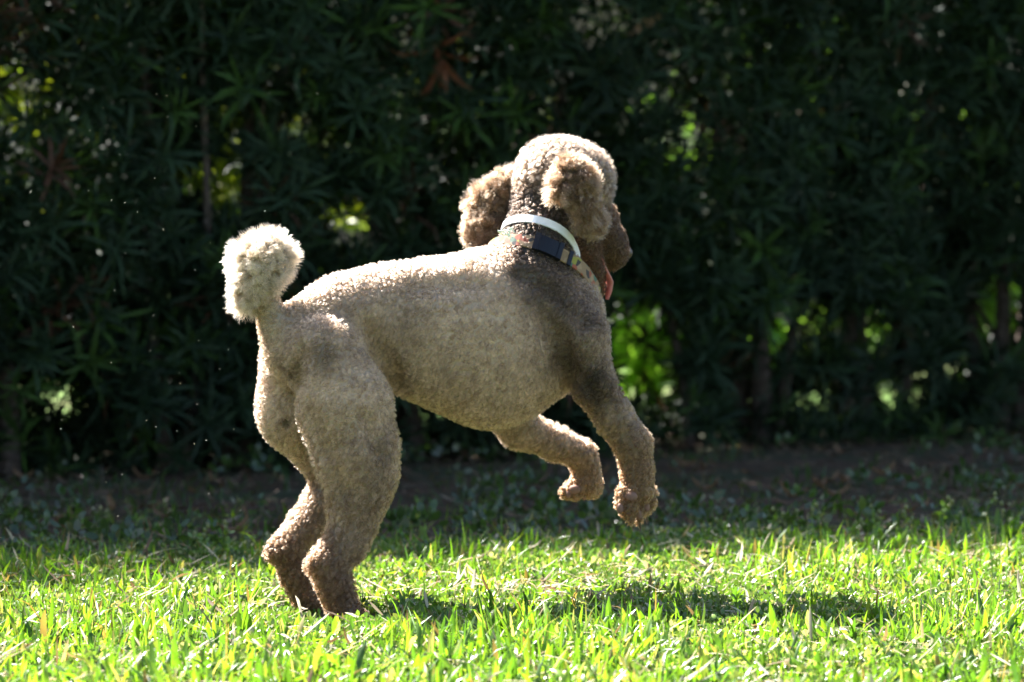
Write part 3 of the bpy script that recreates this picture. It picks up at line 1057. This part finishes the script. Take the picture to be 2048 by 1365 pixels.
def build_collars():
    c = at(1076, 484, 6.315)
    pts, outs, ax = ring(c, NECK_AX, 0.017, 0.0048)
    v, f = band_mesh(pts, outs, ax, 0.0165, 0.0025)
    foot = pts.mean(0)
    o = obj('flea_collar', mesh_np('flea_collar', v - foot, f, smooth=False), M_WHITE, None, Vector(foot))
    tag(o, 'narrow plain white band collar high on the poodle\'s neck', 'collar')
    c = at(1094, 548, 6.31)
    pts, outs, ax = ring(c, NECK_AX, 0.026, 0.0036, rmax=.13)
    foot = pts.mean(0)
    root = empty('buckle_collar', Vector(foot))
    tag(root, 'printed fabric collar with black plastic buckle low on the poodle\'s neck', 'collar')
    v, f = band_mesh(pts, outs, ax, 0.026, 0.0025)
    obj('strap', mesh_np('strap', v - foot, f, smooth=False), M_STRAP, root)
    # side-release buckle on the part of the ring that faces the camera
    px = np.array([project(p) for p in pts])
    front = pts[:, 1] < pts[:, 1].mean()
    k = int(np.argmin(np.where(front, np.abs(px[:, 0] - 1098), 1e9)))
    n = len(pts)
    def seg(a, b, w, t, lift):
        ii = [(k + i) % n for i in range(a, b + 1)]
        return band_mesh(pts[ii] + outs[ii] * lift, outs[ii], ax, w, t, sel=True)
    sgn = 1 if px[(k + 2) % n, 0] > px[k, 0] else -1
    obj('buckle', mesh_np('buckle', *(lambda q: (q[0] - foot, q[1]))(seg(-3, 3, .034, .008, .002)), smooth=False), M_BLACK, root)
    bk = root.children[-1]
    for a in (-3, 2):
        v, f = seg(a, a + 1, .037, .0035, .0085)
        obj('buckle_rim', mesh_np('buckle_rim', v - foot, f, smooth=False), M_BLACK, bk)
    a, b = (5, 6) if sgn > 0 else (-6, -5)
    v, f = seg(a, b, .032, .004, .002)
    obj('slider', mesh_np('slider', v - foot, f, smooth=False), M_BLACK, root)
    # frayed pale threads caught on the collar
    a0 = pts[(k - sgn * 7) % n] + outs[(k - sgn * 7) % n] * .008 + ax * .012
    for q in range(4):
        ang = q * 1.1
        pp = [a0 + ax * (.004 * math.sin(3 * t + ang)) + np.array([-.028 * t - .003 * q * math.cos(5 * t), -.004, .006 * math.sin(6 * t + ang)]) for t in np.linspace(0, 1, 10)]
        v, f = tube(pp, [.0012] * 10, 5)
        obj('loose_thread', mesh_np('loose_thread', v - foot, f), M_THREAD, root)

def project(p):
    q = np.asarray(p) - np.array([0, 0, CAM_H])
    cp, sp = math.cos(PITCH), math.sin(PITCH)
    f = q[1] * cp - q[2] * sp
    u = q[1] * sp + q[2] * cp
    return (1024 + FPX * q[0] / f, 682.5 - FPX * u / f)
build_collars()

# ------------------------------------------------------------------ grass and low plants
def shade_edge(x):
    """Distance y of the far edge of the lawn proper."""
    return 7.25 + 0.22 * x + 0.18 * (value_noise(np.stack([x, x * 0], 1), 2.5, 31) - .5)

def blades(base, az, lean, length, width, bend, col, seg=4):
    """V-folded grass blades, vectorised."""
    n = len(base)
    h = np.stack([np.cos(az), np.sin(az), np.zeros(n)], 1)
    side = np.stack([-np.sin(az), np.cos(az), np.zeros(n)], 1)
    tw = rng.normal(0, 0.6, n)
    up = np.array([0, 0, 1.0])
    ts = np.linspace(0, 1, seg + 1)
    wd = np.interp(ts, [0, .25, .7, .88, 1], [.75, 1, .95, .7, .12])
    V = np.zeros((n, seg + 1, 3, 3)); C = np.zeros((n, seg + 1, 3, 3))
    pos = base.copy()
    for i, t in enumerate(ts):
        ang = lean + bend * t * t
        d = h * np.sin(ang)[:, None] + up * np.cos(ang)[:, None]
        if i: pos = pos + d * (length / seg)[:, None]
        nrm = np.cross(side, d)
        ct, st = np.cos(tw * t)[:, None], np.sin(tw * t)[:, None]
        s2 = side * ct + nrm * st
        n2 = -side * st + nrm * ct
        w = (width * wd[i] * .5)[:, None]
        V[:, i, 0] = pos - s2 * w + n2 * w * .35
        V[:, i, 1] = pos
        V[:, i, 2] = pos + s2 * w + n2 * w * .35
        C[:, i, :, :] = (col * (0.65 + 0.45 * t) if False else col)[:, None, :]
    fs = []
    for i in range(seg):
        for j in range(2):
            a = i * 3 + j
            fs += [[a, a + 1, a + 4], [a, a + 4, a + 3]]
    fs = np.array(fs)
    F = fs[None] + (np.arange(n) * (seg + 1) * 3)[:, None, None]
    return V.reshape(-1, 3), F.reshape(-1, 3), C.reshape(-1, 3)

def lawn_points(density, dens_side, y0=4.45, y1=8.2, xm=2.7):
    n = int(density * (2 * xm) * (y1 - y0))
    x = rng.uniform(-xm, xm, n); y = rng.uniform(y0, y1, n)
    infov = (np.abs(x) < y * 0.155 + 0.2) & (y > 4.9)
    keep = infov | (rng.random(n) < dens_side / density)
    return x[keep], y[keep]

def palette(n, cols, w):
    c = np.array(cols)[rng.choice(len(cols), n, p=np.array(w) / np.sum(w))]
    return c * rng.uniform(.75, 1.25, (n, 1))

PAWS = [B(690, 1228, LR), B(705, 1230, LR), B(620, 1205, LL), B(640, 1210, LL)]

def off_paws(x, y):
    """False where the hind paws tread the lawn down."""
    ok = np.ones(len(x), bool)
    for p in PAWS:
        ok &= ~((np.abs(x - p[0]) < .07) & (y < p[1] + .05) & (y > p[1] - .22))
    return ok

def build_grass():
    x, y = lawn_points(2300, 650)
    edge = shade_edge(x)
    pn = value_noise(np.stack([x, y], 1), 3.0, 41)
    prob = np.where(y < edge, 0.6 + 0.75 * pn, 0.08)
    prob *= np.where(y < 6.0, 1.0, 0.75)
    k = rng.random(len(x)) < prob
    x, y, pn = x[k], y[k], pn[k]
    nb = rng.integers(2, 6, len(x))
    pn2 = np.clip(value_noise(np.stack([x, y], 1), 7.0, 44) * .6 + pn * .4 + rng.normal(0, .15, len(x)), .1, 1.1)
    ti = np.repeat(np.arange(len(x)), nb)
    n = len(ti)
    bx = x[ti] + rng.normal(0, .006, n); by = y[ti] + rng.normal(0, .006, n)
    base = np.stack([bx, by, ground_height(bx, by) - .004], 1)
    taz = rng.uniform(0, 6.283, len(x))
    az = taz[ti] + rng.normal(0, 0.9, n)
    lean = np.abs(rng.normal(0.38, 0.42, n)); bend = rng.normal(0.55, 0.6, n)
    tall = np.where(y[ti] < 5.8, 1.05, 0.7) * (0.7 + 0.6 * pn[ti])
    length = np.where(y[ti] < 5.72, rng.uniform(.022, .074, n) * (.3 + 1.1 * pn2[ti]), rng.uniform(.015, .056, n) * (.25 + 1.3 * pn2[ti]))
    width = rng.uniform(.004, .0125, n) * np.where(y[ti] < 5.72, 1.0, .8)
    thin = rng.random(n) < .33
    width[thin] = rng.uniform(.002, .0035, thin.sum()); length[thin] *= 1.25
    # blades near the paws are pressed flat
    for p in PAWS:
        dd = np.hypot(base[:, 0] - p[0], base[:, 1] - p[1])
        m = (dd < .05) | ((np.abs(base[:, 0] - p[0]) < .075) & (base[:, 1] < p[1]) & (base[:, 1] > p[1] - .5))
        length[m] = np.minimum(length[m], np.maximum(p[1] - base[m, 1], 0) * .117 + rng.uniform(.002, .014, m.sum()))
    col = palette(n, [(.10, .20, .018), (.15, .25, .025), (.06, .13, .02), (.18, .22, .04), (.34, .29, .14), (.20, .13, .06), (.045, .09, .02)],
                  [4.5, 4, 2.8, 1.5, .9, .5, 1.2])
    v, f, c = blades(base, az, lean, length, width, bend, col)
    o = obj('grass', mesh_np('grass', v, f, c), M_GRASS)
    tag(o, 'bright green broad-bladed lawn grass in the sun under the poodle', 'grass', kind='stuff')
    print('blades', n)

    # thatch: dead blades lying about in the lawn
    x, y = lawn_points(900, 250)
    k = (y < shade_edge(x) + .1) & (rng.random(len(x)) < .3 + .9 * value_noise(np.stack([x, y], 1), 4.0, 71)) & off_paws(x, y)
    x, y = x[k], y[k]; n = len(x)
    base = np.stack([x, y, ground_height(x, y) + rng.uniform(.002, .03, n)], 1)
    col = palette(n, [(.34, .30, .19), (.24, .18, .10), (.40, .37, .26), (.15, .10, .06)], [3, 2, 2, 1])
    v, f, c = blades(base, rng.uniform(0, 6.283, n), rng.normal(1.3, .25, n), rng.uniform(.02, .07, n), rng.uniform(.0015, .007, n), rng.normal(.2, .4, n), col, 3)
    o = obj('thatch', mesh_np('thatch', v, f, c), M_DRY)
    tag(o, 'pale dead grass blades lying among the green lawn', 'dry grass', kind='stuff')

    # low creeping plants with small glossy leaves between the blades
    x, y = lawn_points(2300, 350, 4.45, 8.4)
    edge = shade_edge(x) + .15
    pn = value_noise(np.stack([x, y], 1), 2.2, 43)
    prob = np.where(y < edge, 0.12 + 1.2 * pn ** 1.5, 0.03)
    k = (rng.random(len(x)) < prob) & off_paws(x, y)
    x, y = x[k], y[k]
    n = len(x)
    tpl = [oval_template(200 + s, 6, .0085, .0055, .010, 1.0) for s in range(6)]
    z = ground_height(x, y) + rng.uniform(.002, .022, n)
    dirs = rand_unit(n) * .6 + np.array([0, 0, 1.0])
    col = palette(n, [(.09, .16, .03), (.13, .2, .035), (.15, .18, .06), (.07, .12, .03), (.36, .33, .20)], [3, 3, 1.5, 1.5, 1.1])
    v, f, c = scatter(tpl, np.stack([x, y, z], 1), dirs, rng.uniform(.55, 1.7, n), col)
    o = obj('ground_cover', mesh_np('ground_cover', v, f, c), M_COVER)
    tag(o, 'creeping small-leaved weeds filling the lawn between the grass blades', 'ground cover', kind='stuff')

    # shaded strip between the lawn and the hedge: sparse grass and weeds
    n = 11000
    u = rng.uniform(-4.2, 4.0, n); w = rng.uniform(-3.2, 0.25, n)
    P = HMID[None] + u[:, None] * HDIR - w[:, None] * HNOR
    x, y = P[:, 0], P[:, 1]
    pn = value_noise(P, 2.0, 47)
    k = (y > shade_edge(x) - .1) & (rng.random(n) < np.clip((pn - .25) * 2.2, .06, 1)) & (np.abs(x) < 3)
    x, y = x[k], y[k]; n = len(x)
    base = np.stack([x, y, ground_height(x, y) - .003], 1)
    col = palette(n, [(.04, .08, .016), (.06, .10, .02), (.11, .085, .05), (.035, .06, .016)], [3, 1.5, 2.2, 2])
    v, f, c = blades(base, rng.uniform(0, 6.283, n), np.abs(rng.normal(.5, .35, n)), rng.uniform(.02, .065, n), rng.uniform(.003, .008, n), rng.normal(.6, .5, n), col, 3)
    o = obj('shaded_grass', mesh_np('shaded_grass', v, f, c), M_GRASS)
    tag(o, 'sparse dull grass on the shaded soil at the hedge foot', 'grass', kind='stuff')
    n = 3600
    u = rng.uniform(-4.2, 4.0, n); w = rng.uniform(-3.2, 0.3, n)
    P = HMID[None] + u[:, None] * HDIR - w[:, None] * HNOR
    x, y = P[:, 0], P[:, 1]
    pn = value_noise(P, 1.7, 53)
    k = (y > shade_edge(x) - .1) & (rng.random(n) < np.clip((pn - .35) * 2.6, .03, 1)) & (np.abs(x) < 3)
    x, y = x[k], y[k]; n = len(x)
    tpl = [oval_template(300 + s, 6, .022, .015, .03, .9) for s in range(6)]
    z = ground_height(x, y) + rng.uniform(.003, .035, n)
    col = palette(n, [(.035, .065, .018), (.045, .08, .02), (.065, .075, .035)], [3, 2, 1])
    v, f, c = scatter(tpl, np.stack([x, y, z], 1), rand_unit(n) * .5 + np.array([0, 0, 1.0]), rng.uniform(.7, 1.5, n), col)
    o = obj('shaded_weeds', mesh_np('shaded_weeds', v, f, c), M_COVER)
    tag(o, 'low broad-leaved weeds scattered over the shaded soil', 'weeds', kind='stuff')
build_grass()

def build_needles():
    n = 9000
    u = rng.uniform(-4.0, 4.0, n); w = rng.uniform(-2.6, 0.5, n)
    P = HMID[None] + u[:, None] * HDIR - w[:, None] * HNOR
    x, y = P[:, 0], P[:, 1]
    pn = value_noise(P, 3.1, 61)
    k = (y > shade_edge(x) + .05) & (np.abs(x) < 3) & (rng.random(n) < .3 + .9 * pn)
    x, y = x[k], y[k]; n = len(x)
    base = np.stack([x, y, ground_height(x, y) + rng.uniform(.001, .012, n)], 1)
    col = palette(n, [(.10, .06, .035), (.16, .11, .07), (.06, .04, .025), (.20, .17, .12)], [3, 2, 2, .8])
    v, f, c = blades(base, rng.uniform(0, 6.283, n), rng.normal(1.42, .16, n), rng.uniform(.025, .085, n), rng.uniform(.004, .010, n), rng.normal(.1, .3, n), col, 3)
    o = obj('leaf_litter', mesh_np('leaf_litter', v, f, c), M_DRY)
    tag(o, 'brown shed hedge leaves littering the shaded soil', 'leaf litter', kind='stuff')
build_needles()

# ------------------------------------------------------------------ single weeds with seed heads at the edge of the shade
def weed(px, py_base, d, h, lean, label):
    b = at(px, py_base, d); b[2] = float(ground_height(np.array([b[0]]), np.array([b[1]]))[0])
    root = empty('flowering_weed', Vector(b))
    tag(root, label, 'weed', 'tall weeds at the edge of the sunlit lawn')
    pts = [np.array([lean * t * t * h, 0.01 * math.sin(3 * t), h * t]) for t in np.linspace(0, 1, 7)]
    v, f = tube(pts, [.0022, .002, .0018, .0016, .0014, .0012, .001], 5)
    m = mesh_np('stem', v, f, np.tile([.10, .16, .03], (len(v), 1)))
    obj('stem', m, M_GRASS, root)
    for k in range(6):
        t = (k + 1) / 8
        p = np.array([lean * t * t * h, 0, h * t])
        tv, tf, lid = oval_template(400 + k + int(px), 2, .020, .011, .004, 1.1)
        R = frames(np.array([[math.cos(k * 2.4) * .6, math.sin(k * 2.4) * .6, .7]]))[0]
        v = tv @ R.T + p
        obj('leaf', mesh_np('leaf', v, tf, np.tile([.11, .19, .03], (len(v), 1))), M_COVER, root)
    for k in range(3):
        p = pts[-1] + np.array([random.uniform(-.008, .016), random.uniform(-.008, .016), -k * .010])
        v, f = ellipsoid(p, [np.array([.0045, 0, 0]), np.array([0, .0045, 0]), np.array([0, 0, .006])], 8, 5)
        obj('seed_head', mesh_np('seed_head', v, f, np.tile([.24, .26, .12], (len(v), 1))), M_GRASS, root)

weed(378, 1120, 7.05, .055, .3, 'short seed-headed weed left of the poodle\'s hind legs, first of three')
weed(412, 1120, 7.0, .075, -.1, 'seed-headed weed left of the poodle\'s hind legs, middle of three')
weed(445, 1120, 7.02, .080, .15, 'tallest seed-headed weed left of the poodle\'s hind legs, last of three')
ORD = ['first', 'second', 'third', 'fourth', 'fifth', 'sixth', 'seventh', 'eighth', 'ninth', 'tenth', 'eleventh', 'twelfth', 'thirteenth', 'fourteenth']
for k, (wx, wd_, wh, wl_) in enumerate([(1405, 7.25, .050, .2), (1448, 7.3, .062, -.2), (1500, 7.2, .045, .3), (1546, 7.4, .075, .1), (1602, 7.45, .066, -.3),
                                        (1652, 7.4, .085, -.25), (1700, 7.3, .060, .3), (1742, 7.5, .072, .1), (1790, 7.4, .078, .3), (1836, 7.35, .058, -.2),
                                        (1880, 7.55, .090, .2), (1925, 7.4, .066, -.1), (1968, 7.5, .100, .25), (2020, 7.4, .070, -.2)]):
    weed(wx, 1100, wd_, wh, wl_, 'small leafy weed on the shaded lawn edge, %s from the forepaw rightward' % ORD[k])

# ------------------------------------------------------------------ dry leaves
def dry_leaf_mesh(seed, L, W, curl):
    r = np.random.default_rng(seed)
    V, F = [], []
    ns = 7
    for i in range(ns):
        t = i / (ns - 1)
        w = W * (math.sin(math.pi * min(1, t * .96 + .02)) ** .8)
        z = curl * L * (t - .5) ** 2 * 2
        for s in (-1, -.5, 0, .5, 1):
            V.append([L * (t - .5), w * .5 * s, z + curl * W * .5 * s * s + r.normal(0, .0006)])
    for i in range(ns - 1):
        for j in range(4):
            a = i * 5 + j
            F.append([a, a + 1, a + 6, a + 5])
    V = np.array(V)
    c = np.array([.20, .12, .065]) * (0.75 + .5 * r.random())
    return mesh_np('dry_leaf', V, np.array(F), np.tile(c, (len(V), 1)))

def build_litter():
    meshes = [dry_leaf_mesh(s, .05 + .012 * (s % 4), .016 + .004 * (s % 3), .3 + .2 * (s % 3)) for s in range(7)]
    for m in meshes: m.materials.append(M_DRY)
    n = 0
    while n < 70:
        u = random.uniform(-2.2, 2.4); w = random.uniform(-2.3, 0.2)
        p = HMID + HDIR * u - HNOR * w
        if p[1] < 7.5 or abs(p[0]) > p[1] * .16: continue
        z = float(ground_height(np.array([p[0]]), np.array([p[1]]))[0])
        o = bpy.data.objects.new('fallen_leaf', random.choice(meshes))
        COL.objects.link(o)
        o.location = (p[0], p[1], z + .006)
        o.rotation_euler = (random.uniform(-.35, .35), random.uniform(-.35, .35), random.uniform(0, 6.28))
        tag(o, 'small dry brown leaf lying on the shaded soil before the hedge', 'leaf', 'dry leaves on the shaded soil')
        n += 1
    # the long dead leaf caught high in the hedge above the poodle's head
    d = hedge_d(1300) - 0.42
    m = dry_leaf_mesh(91, .155, .036, .15)
    m.materials.append(M_DRY)
    o = bpy.data.objects.new('dead_leaf', m); COL.objects.link(o)
    o.location = Vector(at(1300, 42, d))
    o.rotation_euler = (math.radians(70), math.radians(-38), 0.1)
    tag(o, 'long pale brown dead leaf caught in the hedge above the poodle\'s head', 'leaf')
    # a browned shoot hanging in the hedge
    d = hedge_d(860) - 0.40
    tv, tf, lid = shoot_template(77, 16, .15, .015, .07)
    m = mesh_np('dead_shoot', tv, tf, np.tile([.17, .065, .035], (len(tv), 1)))
    m.materials.append(M_DRY)
    o = bpy.data.objects.new('dead_shoot', m); COL.objects.link(o)
    o.location = Vector(at(880, 110, d))
    o.rotation_euler = (math.radians(150), math.radians(-20), 0)
    tag(o, 'rust brown dead leaf shoot hanging in the hedge above the poodle\'s back', 'dead shoot')
build_litter()

# ------------------------------------------------------------------ specks of dust and grass thrown up
def build_dust():
    n = 55
    V, F = [], []
    for i in range(n):
        px = rng.normal(330, 150); py = rng.uniform(180, 1060)
        if not (5 < px < 640): continue
        p = at(px, py, rng.uniform(5.75, 6.5))
        s = rng.uniform(.0006, .0015)
        d = rand_unit(1)[0] * s * rng.uniform(1, 3.0)
        e1 = rand_unit(1)[0] * s * .5; e2 = np.cross(norm(d), norm(e1)) * s * .5
        o = len(V)
        V += [p + d, p + e1, p + e2, p - e1, p - e2, p - d]
        F += [[o, o + 1, o + 2], [o, o + 2, o + 3], [o, o + 3, o + 4], [o, o + 4, o + 1],
              [o + 5, o + 2, o + 1], [o + 5, o + 3, o + 2], [o + 5, o + 4, o + 3], [o + 5, o + 1, o + 4]]
    V = np.array(V)
    o = obj('dust', mesh_np('dust', V, np.array(F), np.tile([.5, .5, .42], (len(V), 1))), M_DRY)
    tag(o, 'bright specks of dust and grass flying behind the poodle', 'dust', kind='stuff')
build_dust()
